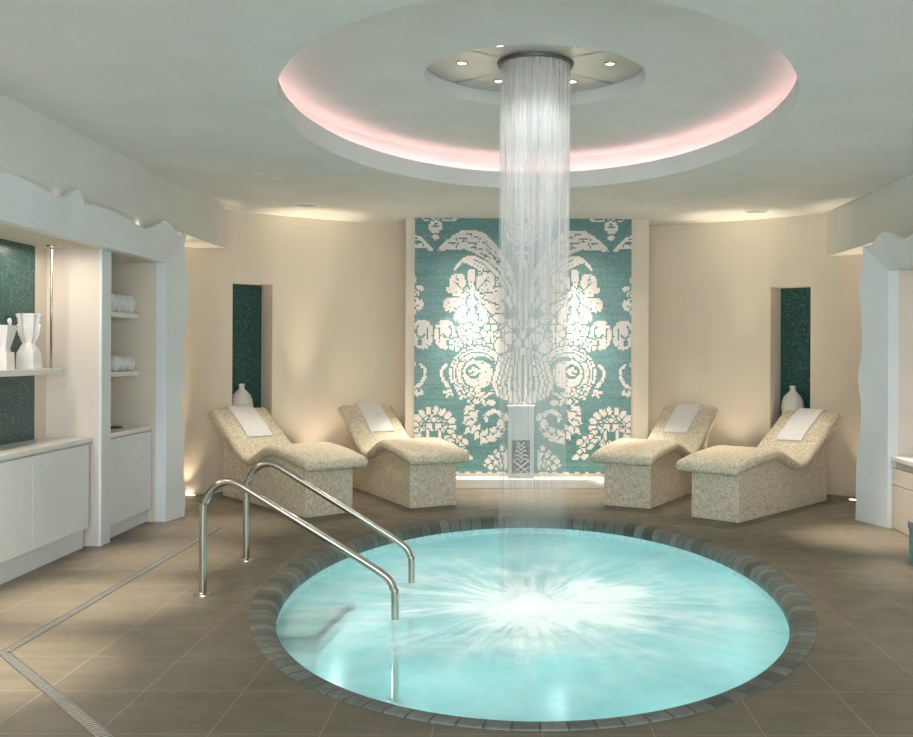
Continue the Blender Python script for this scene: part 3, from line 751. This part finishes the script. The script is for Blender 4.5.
# ================================================================== heated loungers and their towels
UND = [(-.14, .435), (.0, .450), (.2, .478), (.4, .500), (.55, .518), (.68, .508), (.80, .470), (.95, .412), (1.10, .382), (1.27, .412), (1.48, .505), (1.70, .605), (1.88, .710), (2.02, .812)]
TOP = [(-.14, .535), (.0, .568), (.15, .592), (.40, .615), (.55, .622), (.68, .612), (.82, .560), (.95, .505), (1.07, .465), (1.24, .500), (1.46, .625), (1.66, .748), (1.84, .846), (1.955, .900)]
def curve2(P, k=4): return [(v.x, v.y) for v in smoothpath([(a, b, 0) for a, b in P], k)]
UC, TC = curve2(UND), curve2(TOP)
PW = .322
def lounger(label, loc, rz):
    t = thing('stone_lounger', label, 'lounger', loc, rz, 'mosaic stone loungers by the curved wall')
    bm = BM()                                        # base: a block whose top follows the shell
    pts = [(0, 0), (1.82, 0), (1.82, .69)] + [(a, b + .02) for a, b in reversed(UC) if .0 < a < 1.80] + [(0, .475)]
    prism(bm, pts, 'y', -.245, .245); link('base', bm, m_pebble, t, bevel=.006)
    bm = BM(); rings = []; nq = 5; n = len(UC)       # shell: rounded slab bent into a seat
    def ring(i, f):
        (ua, ub), (ta, tb) = UC[i], TC[i]; c = Vector(((ua + ta) / 2, (ub + tb) / 2)); d = Vector((ta - ua, tb - ub)) * .5; hw = PW * (1 - .0) - (1 - f) * .03; R = d.length * .92
        L = []
        for (sy, sz, a0) in ((1, 1, 0), (-1, 1, 90), (-1, -1, 180), (1, -1, 270)):
            for k in range(nq + 1):
                a = math.radians(a0 + 90 * k / nq)
                y = sy * (hw - R) + R * math.cos(a); zz = sz * (d.length - R) + R * math.sin(a)
                p = c + d.normalized() * zz * f; L.append((p.x, y, p.y))
        return L
    tdir0 = Vector((TC[0][0] - TC[1][0], TC[0][1] - TC[1][1])).normalized(); tdir1 = Vector((TC[-1][0] - TC[-2][0], TC[-1][1] - TC[-2][1])).normalized()
    seq = [(0, .35, tdir0 * .024), (0, .75, tdir0 * .012)] + [(i, 1, Vector((0, 0))) for i in range(n)] + [(n - 1, .75, tdir1 * .012), (n - 1, .35, tdir1 * .024)]
    for i, f, o_ in seq: rings.append([bm.verts.new((x + o_.x, y, z + o_.y)) for x, y, z in ring(i, f)])
    for a, b in zip(rings, rings[1:]):
        m_ = len(a)
        for k in range(m_): bm.faces.new((a[k], a[(k + 1) % m_], b[(k + 1) % m_], b[k]))
    bm.faces.new(rings[0]); bm.faces.new(rings[-1][::-1]); bmesh.ops.recalc_face_normals(bm, faces=bm.faces)
    link('seat_shell', bm, m_pebble, t, True, angle=50)
    return t
LG = [((-1.725, 9.035), 130, 'cream mosaic lounger nearest the white towel shelves, behind the hand rails'),
      ((-.81, 9.55), 118.5, 'cream mosaic lounger beside the left edge of the mural'),
      ((1.085, 9.57), 61.5, 'cream mosaic lounger beside the right edge of the mural'),
      ((1.80, 8.846), 48, 'cream mosaic lounger furthest to the right, standing clear in front of its neighbour')]
l0 = None
for (x, y), d, lab in LG:
    if l0 is None: l0 = lounger(lab, (x, y, 0), math.radians(d))
    else: dup(l0, (x, y, 0), math.radians(d), lab)
# folded towels over the head ends
def towel_mesh():
    bm = BM(); path = [p for p in TC if p[0] > 1.42]
    path = [(Vector(p)) for p in path]; rows = []
    e = path[-1]; path = path + [e + Vector((.028, .006)), e + Vector((.045, -.018))]
    n_ = len(path)
    for i, p in enumerate(path):
        t = (path[min(i + 1, n_ - 1)] - path[max(i - 1, 0)]).normalized(); nr = Vector((-t.y, t.x))
        th_ = .024 * (1 if 0 < i < n_ - 1 else .6)
        row = []
        for s, hh_ in ((-1, .003), (-1, .5), (-.97, 1), (-.5, 1.12), (0, 1.05), (.5, 1.12), (.97, 1), (1, .5), (1, .003)):
            q = p + nr * (.002 + th_ * hh_); row.append(bm.verts.new((q.x, s * .14, q.y)))
        rows.append(row)
    for a, b in zip(rows, rows[1:]):
        for k in range(len(a)): bm.faces.new((a[k], b[k], b[(k + 1) % len(a)], a[(k + 1) % len(a)]))
    bm.faces.new(rows[0]); bm.faces.new(rows[-1][::-1]); bmesh.ops.recalc_face_normals(bm, faces=bm.faces)
    return bm
tw0 = None
for ((x, y), d, _), wh, sh in zip(LG, ('nearest the towel shelves', 'left of the mural', 'right of the mural', 'furthest to the right'), (-.0, -.02, .015, .0)):
    lab = 'folded white towel on the head end of the lounger ' + wh
    a = math.radians(d); loc = (x - sh * math.sin(a), y + sh * math.cos(a), 0)
    if tw0 is None:
        tw0 = link('folded_towel', towel_mesh(), m_towel, smooth=True, angle=50); tag(tw0, lab, 'towel', 'towels on the loungers'); tw0.location = loc; tw0.rotation_euler = (0, 0, a)
    else: dup(tw0, loc, a, lab)
# white bottles standing in the two wall niches
vp = [(0, 0), (.085, 0), (.095, .02), (.115, .16), (.125, .27), (.118, .33), (.095, .385), (.055, .425), (.034, .445), (.030, .47), (.034, .497), (.030, .503), (.022, .50), (.020, .45), (0, .44)]
for i, ((x, y), wh) in enumerate((((-3.045, 10.823), 'in the green niche left of the mural'), ((3.10, 10.945), 'in the green niche right of the mural'))):
    bm = BM(); lathe(bm, vp, 36); o = link('bottle_vase', bm, m_bisque, smooth=True, angle=50); o.location = (x, y, .651); tag(o, 'narrow necked white bottle vase ' + wh, 'vase', 'niche vases')

# ================================================================== stainless hand rails
rl = None
for k, ((p0, p1), lab) in enumerate(((((-1.936, 6.052), (-.745, 6.03)), 'curved stainless steel hand rail nearer the camera, leading into the pool'), (((-1.946, 7.055), (-.748, 7.0)), 'curved stainless steel hand rail further back, in front of the loungers'))):
    t = thing('hand_rail', lab, 'hand rail', (p0[0], p0[1], 0), 0, 'hand rails into the pool')
    L = 1.24
    pr_ = [(0, .004), (0, .50), (.012, .575), (.05, .645), (.105, .688), (.165, .700), (.225, .682), (.30, .637), (.50, .515), (.80, .332), (1.0, .21), (1.09, .152), (1.15, .104), (1.18, .045), (1.19, -.03), (1.19, -.64)]
    dx, dy = p1[0] - p0[0], p1[1] - p0[1]
    bm = BM(); tube(bm, smoothpath([(dx * s / 1.19, dy * s / 1.19, z) for s, z in pr_], 5), .0235, 18); link('rail', bm, m_steel, t, True, angle=60)
    bm = BM(); lathe(bm, [(.0238, .018), (.03, .014), (.052, .008), (.054, 0)], 28); link('floor_flange', bm, m_steel, t, True, angle=40)
    bm = BM(); lathe(bm, [(.0238, .0), (.05, .0), (.05, .01), (.0238, .018)], 24, (dx, dy, -1.048 if False else -.64)); link('foot_flange', bm, m_steel, t, True, angle=40)

# ================================================================== carved frames of the two wall units
def carved_frame(name, label, xi, xo, yi, zi, top, post, side, near=2.2):
    """front face slopes from the straight inner edge (xi) to the wavy outer edge (xo)"""
    outer = []; inner = []; top = [(y * S, z) for y, z in top]; post = [(y * S, z) for y, z in post]
    for (y, z) in top: outer.append((xo, y, z)); inner.append((xi, min(max(y, near), yi), zi))
    for (y, z) in post: outer.append((xo, y, z)); inner.append((xi, yi, min(z, zi)))
    ny = [(near - .3 - .04 * math.sin(z * 7), z) for z in (2.42, 2.1, 1.8, 1.5, 1.2, .9, .6, .3, 0)]
    o2 = [(xo, y, z) for y, z in ny][::-1]; i2 = [(xi, near, min(z, zi)) for y, z in ny][::-1]
    outer = o2 + outer; inner = i2 + inner
    s = side; bm = BM(); R = []
    for (a, b) in zip(inner, outer):
        R.append([bm.verts.new(a), bm.verts.new(b), bm.verts.new((b[0] + s * .045, b[1], b[2])), bm.verts.new((a[0] + s * .09, a[1], a[2]))])
    fs = []
    for a, b in zip(R, R[1:]):
        for k in range(4):
            q = (a[k], b[k], b[(k + 1) % 4], a[(k + 1) % 4]); vs = [v.co for v in q]
            try: fs.append(bm.faces.new(q))
            except ValueError: pass
    fs += [bm.faces.new(R[0]), bm.faces.new(R[-1][::-1])]
    bmesh.ops.dissolve_degenerate(bm, dist=1e-5, edges=bm.edges); bmesh.ops.remove_doubles(bm, verts=bm.verts, dist=1e-5)
    bmesh.ops.recalc_face_normals(bm, faces=bm.faces)
    return tag(link(name, bm, m_frame, smooth=True, angle=38), label, 'frame')
def dense(P, k=3): return [(v.x, v.y) for v in smoothpath([(a, b, 0) for a, b in P], k)]
topL = dense([(1.32, 2.50), (1.6, 2.60), (2.0, 2.49), (2.4, 2.52), (2.8, 2.58), (3.2, 2.49), (3.5, 2.50), (3.84, 2.55), (3.93, 2.564), (4.075, 2.554), (4.203, 2.536), (4.369, 2.525)]) + [(4.44, 2.58), (4.516, 2.629), (4.55, 2.58), (4.579, 2.54)] + \
    dense([(4.64, 2.545), (4.698, 2.553), (4.87, 2.555), (5.055, 2.542), (5.16, 2.524), (5.25, 2.51), (5.33, 2.508), (5.427, 2.540), (5.50, 2.575), (5.56, 2.605), (5.63, 2.632), (5.69, 2.63), (5.75, 2.595), (5.81, 2.563), (5.88, 2.552), (5.93, 2.558), (5.985, 2.585)])
postL = dense([(5.955, 2.50), (5.947, 2.43), (5.975, 2.25), (6.022, 2.073), (6.006, 1.796), (5.95, 1.66), (5.936, 1.58), (5.965, 1.35), (5.958, 1.156), (5.906, 1.069), (5.945, .95), (5.961, .80), (5.946, .43), (5.984, .194), (5.968, 0)])
carved_frame('carved_frame', 'pale carved frame with wavy edge round the towel shelves and vase shelf', -3.10, -3.035, 8.65, 2.29, topL, postL, -1)
topR = dense([(1.3, 2.50), (1.6, 2.55), (2.0, 2.46), (2.5, 2.5), (3.0, 2.43), (3.5, 2.5), (4.0, 2.42), (4.4, 2.47), (4.8, 2.50), (5.053, 2.455), (5.131, 2.437), (5.198, 2.434), (5.281, 2.459), (5.367, 2.499), (5.441, 2.535), (5.516, 2.543), (5.578, 2.515), (5.641, 2.479), (5.70, 2.466), (5.738, 2.469), (5.805, 2.474)])
postR = dense([(5.804, 2.36), (5.84, 2.22), (5.872, 2.137), (5.852, 2.0), (5.825, 1.818), (5.814, 1.593), (5.85, 1.42), (5.882, 1.276), (5.826, 1.05), (5.841, .80), (5.90, .50), (5.906, .18), (5.913, 0)])
carved_frame('carved_frame', 'pale carved frame with wavy edge round the white bench on the right', 3.226, 3.09, 8.46, 2.24, topR, postR, 1)

# ------------------------------------------------------------------ left wall unit
NB = -3.63
for nm, bx in (('wall_recess_left', (-3.66, NB, 2.07, 8.78, 0, 2.33)), ('wall_recess_left_end', (NB, -3.19, 8.65, 8.78, 0, 2.33)), ('wall_recess_left_front', (NB, -3.19, 2.07, 2.2, 0, 2.33)), ('ceiling_recess_left', (NB, -3.19, 2.2, 8.65, 2.29, 2.33))):
    struct(boxobj(nm, *bx, m_beige))
struct(boxobj('wall_fascia_left', -3.22, -3.092, 2.07, 8.78, 2.33, 2.60, m_soffit))
t = thing('divider', 'blush upright divider between the vase shelf and the towel shelves', 'divider', (-3.41, 7.63, 0))
rel(boxobj('panel', NB, -3.225, 7.554, 7.713, 0, 2.29, m_pinkish, t), t); rel(boxobj('edge_strip', -3.225, -3.20, 7.547, 7.720, 0, 2.29, m_frame, t, bevel=.002), t)
tag(boxobj('recess_mosaic', NB + .001, NB + .012, 3.3, 7.35, .843, 2.29, m_deep), 'wide green mosaic panel on the back of the vase recess', 'mosaic panel')
def cabinet(name, label, x0, x1, seams, zb, zt, toe):
    t = thing(name, label, 'cabinet', ((x0 + x1) / 2, (seams[0] + seams[-1]) / 2, 0))
    rel(boxobj('carcass', x0 + .003, x1 - .022, seams[0], seams[-1], zb, zt, m_white, t), t)
    rel(boxobj('toe_kick', x0 + .003, toe, seams[0], seams[-1], 0, zb, m_white, t), t)
    for a, b in zip(seams, seams[1:]):
        rel(boxobj('door', x1 - .019, x1, a + .002, b - .002, zb, zt - .012, m_white, t, bevel=.002), t)
    return t
cabinet('base_cabinet', 'long white low cabinet with flat doors under the vase shelf', NB, -3.27, [2.25, 3.15, 4.25, 5.35, 6.62, 7.49], .155, .805, -3.315)
tag(boxobj('countertop', NB, -3.262, 2.25, 7.545, .808, .843, m_stone, bevel=.003), 'white stone counter on the long cabinet below the vases', 'countertop')
cabinet('base_cabinet', 'single door white cabinet below the towel shelves', NB, -3.22, [7.725, 8.635], .12, .818, -3.27)
tag(boxobj('countertop', NB, -3.212, 7.722, 8.645, .820, .855, m_stone, bevel=.003), 'short white counter below the rolled towels', 'countertop')
bm = BM(); lathe(bm, [(.035, 0), (.062, 0), (.066, .008), (.060, .014), (.04, .012), (.035, .003), (0, .003)], 28, (-3.40, 8.28, .856)); tag(link('counter_ring', bm, m_dsteel, smooth=True, angle=40), 'dark round ring set on the short counter below the towels', 'ring')
# floating vase shelf with its rods
t = thing('hanging_shelf', 'thin white shelf hung on a steel rod in front of the green mosaic', 'shelf', (-3.52, 5.2, 1.375))
rel(boxobj('board', NB + .013, -3.40, 3.3, 7.335, 1.332, 1.375, m_stone, t, bevel=.003), t)
for y in (7.275, 3.5):
    bm = BM(); tube(bm, [(-3.46, y, 1.36), (-3.46, y, 2.289)], .0085, 12)
    rd = rel(link('rod', bm, m_steel, t, True), t)
    bm = BM(); lathe(bm, [(.012, 2.27), (.034, 2.28), (.036, 2.289), (.0, 2.289)], 20, (-3.46, y, 0)); o = link('ceiling_fixing', bm, m_steel, rd, True, angle=40)
# vases on the shelf
def fluted(prof, n, fl, loc):
    bm = BM(); rings = []
    for r, z, f, sq in prof:
        ring_ = []
        for k in range(n):
            a = 2 * PI * k / n; q = r * (1 + f * math.cos(fl * a)); c, s = math.cos(a), math.sin(a)
            if sq: m_ = max(abs(c), abs(s)); q = q * ((1 - sq) + sq * .9 / m_)
            ring_.append(bm.verts.new((q * c, q * s, z)))
        rings.append(ring_)
    for a, b in zip(rings, rings[1:]):
        for k in range(n): bm.faces.new((a[k], a[(k + 1) % n], b[(k + 1) % n], b[k]))
    bm.faces.new(rings[0][::-1]); bm.faces.new(rings[-1]); bmesh.ops.recalc_face_normals(bm, faces=bm.faces); return bm
t = thing('fluted_vase', 'white porcelain vase with a flared fluted cup, at the free end of the shelf', 'vase', (-3.515, 7.057, 1.3755))
bm = fluted([(.066, 0, 0, 1), (.070, .01, 0, 1), (.066, .115, 0, 1), (.062, .13, 0, .8), (.040, .19, .05, 0), (.036, .205, .08, 0), (.048, .235, .08, 0), (.062, .27, .09, 0), (.070, .32, .09, 0), (.075, .365, .09, 0), (.084, .385, .09, 0), (.086, .393, .09, 0), (.078, .396, .09, 0), (.066, .37, .09, 0), (.05, .28, .05, 0)], 64, 8, 0)
link('cup', bm, m_porc, t, True, angle=60)
bm = BM()
for k in range(8): 
    a = 2 * PI * k / 8; c, s = math.cos(a), math.sin(a); tube(bm, smoothpath([(.044 * c, .044 * s, .19), (.056 * c, .056 * s, .225), (.07 * c, .07 * s, .26), (.078 * c, .078 * s, .32)], 4), .006, 8)
link('leaf_ribs', bm, m_porc, t, True)
def urn(label, y, h):
    t = thing('handled_vase', label, 'vase', (-3.515, y, 1.3755))
    bm = fluted([(.058, 0, 0, 1), (.061, .01, 0, 1), (.057, .115, 0, 1), (.055, .12, 0, 1), (.045, .122, 0, .6), (.040, .14, 0, .5), (.052, .19, 0, .7), (.066, .25, 0, .8), (.078, h - .045, 0, .8), (.082, h - .03, 0, .8), (.074, h - .03, 0, .8), (.06, .22, 0, .7)], 48, 4, 0)
    link('bowl', bm, m_porc, t, True, angle=40)
    for s in (-1, 1):
        pts = [(0, s * .052, .16), (0, s * .070, .22), (0, s * .082, h - .05), (0, s * .090, h - .02), (0, s * .098, h), (0, s * .088, h + .014), (0, s * .072, h + .004), (0, s * .076, h - .012)]
        bm = BM(); tube(bm, smoothpath(pts, 5), lambda q: .011 - .003 * q, 10); link('handle', bm, m_porc, t, True)
    return t
urn('white porcelain vase with two curled handles, beside the fluted vase', 6.70, .335)
# two small shelves with rolled towels
for z, lab in ((1.835, 'upper small white shelf holding four rolled towels'), (1.335, 'lower small white shelf holding three rolled towels')):
    tag(boxobj('towel_shelf', NB, -3.345, 7.713, 8.65, z - .042, z, m_stone, bevel=.002), lab, 'shelf', 'small towel shelves')
def roll(label, y, z, ry, rz_, grp):
    bm = BM(); n = 26; x0, x1 = -.235, 0
    # outer body
    rings = []
    for x, f in ((x0, .8), (x0 + .012, 1), (-.10, 1.015), (x1 - .014, 1), (x1 - .003, .92), (x1 - .006, .80)):
        rings.append([bm.verts.new((x, ry * f * math.cos(2 * PI * k / n), rz_ * f * math.sin(2 * PI * k / n))) for k in range(n)])
    for a, b in zip(rings, rings[1:]):
        for k in range(n): bm.faces.new((a[k], a[(k + 1) % n], b[(k + 1) % n], b[k]))
    bm.faces.new(rings[0][::-1]); bm.faces.new(rings[-1])
    bmesh.ops.recalc_face_normals(bm, faces=bm.faces)
    o = link('rolled_towel', bm, m_towel, smooth=True, angle=60); o.location = (-3.365, y, z + rz_); tag(o, label, 'towel', grp)
    bm = BM(); pts = []
    for k in range(46):                              # the wound edge of the cloth
        a = k * .36; q = .16 + .78 * k / 45; pts.append((-.004, ry * q * math.cos(a), rz_ * q * math.sin(a)))
    tube(bm, pts, .006, 6); link('wound_edge', bm, m_towel, o, True)
for k, wh in enumerate(('first from the divider', 'second from the divider', 'third from the divider', 'next to the free end')):
    roll('rolled white towel on the upper shelf, ' + wh, 8.16 + .137 * k, 1.836, .0675, .078, 'rolled towels on the upper shelf')
for k, wh in enumerate(('first from the divider', 'in the middle', 'next to the free end')):
    roll('rolled white towel on the lower shelf, ' + wh, 8.23 + .166 * k, 1.336, .080, .066, 'rolled towels on the lower shelf')

# ------------------------------------------------------------------ right wall unit
XB = 3.85
for nm, bx in (('wall_recess_right', (XB, 3.87, 2.07, 8.59, 0, 2.28)), ('wall_recess_right_end', (3.316, XB, 8.46, 8.59, 0, 2.28)), ('wall_recess_right_front', (3.316, XB, 2.07, 2.2, 0, 2.28)), ('ceiling_recess_right', (3.316, XB, 2.2, 8.46, 2.24, 2.28))):
    struct(boxobj(nm, *bx, m_pinkish))
struct(boxobj('wall_fascia_right', 3.353, 3.45, 2.07, 8.59, 2.28, 2.565, m_soffit))
t = thing('bench_cabinet', 'blush drawer bench built into the right wall unit', 'cabinet', (3.55, 5.2, 0))
rel(boxobj('carcass', 3.30, XB - .003, 2.25, 8.455, 0, .585, m_pinkish, t), t)
for a, b in ((6.4, 8.452), (4.3, 6.396), (2.25, 4.296)):
    rel(boxobj('drawer', 3.262, 3.30, a, b, .385, .525, m_pinkish, t, bevel=.002), t); rel(boxobj('lower_panel', 3.262, 3.30, a, b, .004, .379, m_pinkish, t, bevel=.002), t)
tag(boxobj('stone_counter', 3.252, XB, 2.25, 8.457, .587, .627, m_stone, bevel=.003), 'white stone top on the drawer bench at the right edge', 'countertop')
t = thing('mosaic_block', 'low aqua mosaic block standing before the drawer bench at the right edge', 'block', (3.03, 6.3, 0))
rel(boxobj('base', 2.833, 3.23, 5.5, 7.02, 0, .255, m_aqua, t), t); rel(boxobj('cap', 2.826, 3.235, 5.49, 7.03, .255, .31, mosaic('slate_mosaic', .03, [(0, (.16, .24, .27)), (1, (.34, .42, .45))], (.25, .3, .32), .3, .07), t, bevel=.004), t)

# ================================================================== small fittings
up0_ = None
for (x, y), wh in (((-3.40, 10.22), 'beside the pale frame of the towel unit'), ((3.485, 10.07), 'at the wall beside the right frame')):
    lab = 'small round floor uplight glowing ' + wh
    if up0_ is None:
        up0_ = thing('floor_uplight', lab, 'uplight', (x, y, 0), 0, 'floor uplights')
        bm = BM(); lathe(bm, [(.045, .004), (.048, .010), (.060, .008), (.062, 0)], 28); link('bezel', bm, m_steel, up0_, True, angle=40)
        bm = BM(); lathe(bm, [(0, .006), (.045, .006), (.045, .001)], 28); link('lens', bm, m_lens, up0_)
    else: dup(up0_, (x, y, 0), label=lab)
for (x, y), wh in (((-2.19, 10.13), 'left of the mural'), ((2.553, 10.41), 'right of the mural')):
    t = thing('ceiling_speaker', 'flat round grey speaker in the ceiling ' + wh, 'speaker', (x, y, H), 0, 'ceiling speakers')
    bm = BM(); lathe(bm, [(0, -.006), (.10, -.006), (.105, -.004)], 32); link('grille', bm, m_ped, t, True, angle=40)
    bm = BM(); lathe(bm, [(.105, -.004), (.108, -.012), (.125, -.008), (.128, -.001)], 32); link('rim', bm, m_ceil, t, True, angle=40)
for (x, y, z), lab in (((-3.076, 7.99, 2.45), 'small bronze uplight above the towel shelves, in the dip of the frame'), ((-3.076, 6.56, 2.46), 'small bronze uplight behind the carved frame above the vases')):
    bm = BM(); lathe(bm, [(0, 0), (.010, 0), (.0115, .01), (.0115, .07), (.008, .074), (0, .070)], 16); o = link('frame_uplight', bm, m_bronze, smooth=True, angle=40); o.location = (x, y, z); tag(o, lab, 'uplight', 'uplights behind the frame')
# slot drain: along the wall unit, then turning under the camera
def drain(label, p, q):
    p, q = Vector((*p, 0)), Vector((*q, 0)); L = (q - p).length; rz = math.atan2(q.y - p.y, q.x - p.x)
    t = thing('slot_drain', label, 'drain', p, rz, 'slot drains in the floor')
    bm = BM(); W = .028
    box(bm, 0, L, -W, -W + .006, 0, .0035); box(bm, 0, L, W - .006, W, 0, .0035); link('frame', bm, m_steel, t)
    link('channel', box(BM(), 0, L, -W + .006, W - .006, .0004, .0012), m_dark, t)
    bm = BM(); k = 0
    while k * .024 < L - .012: box(bm, k * .024, k * .024 + .013, -W + .006, W - .006, .0012, .0028); k += 1
    link('grate', bm, m_plate, t)
drain('long slot drain in the floor along the white cabinets', (-2.545, 4.87), (-2.545, 8.4))
drain('short slot drain crossing the floor obliquely from the cabinets', (-2.545, 4.87), (-1.40, 3.59))
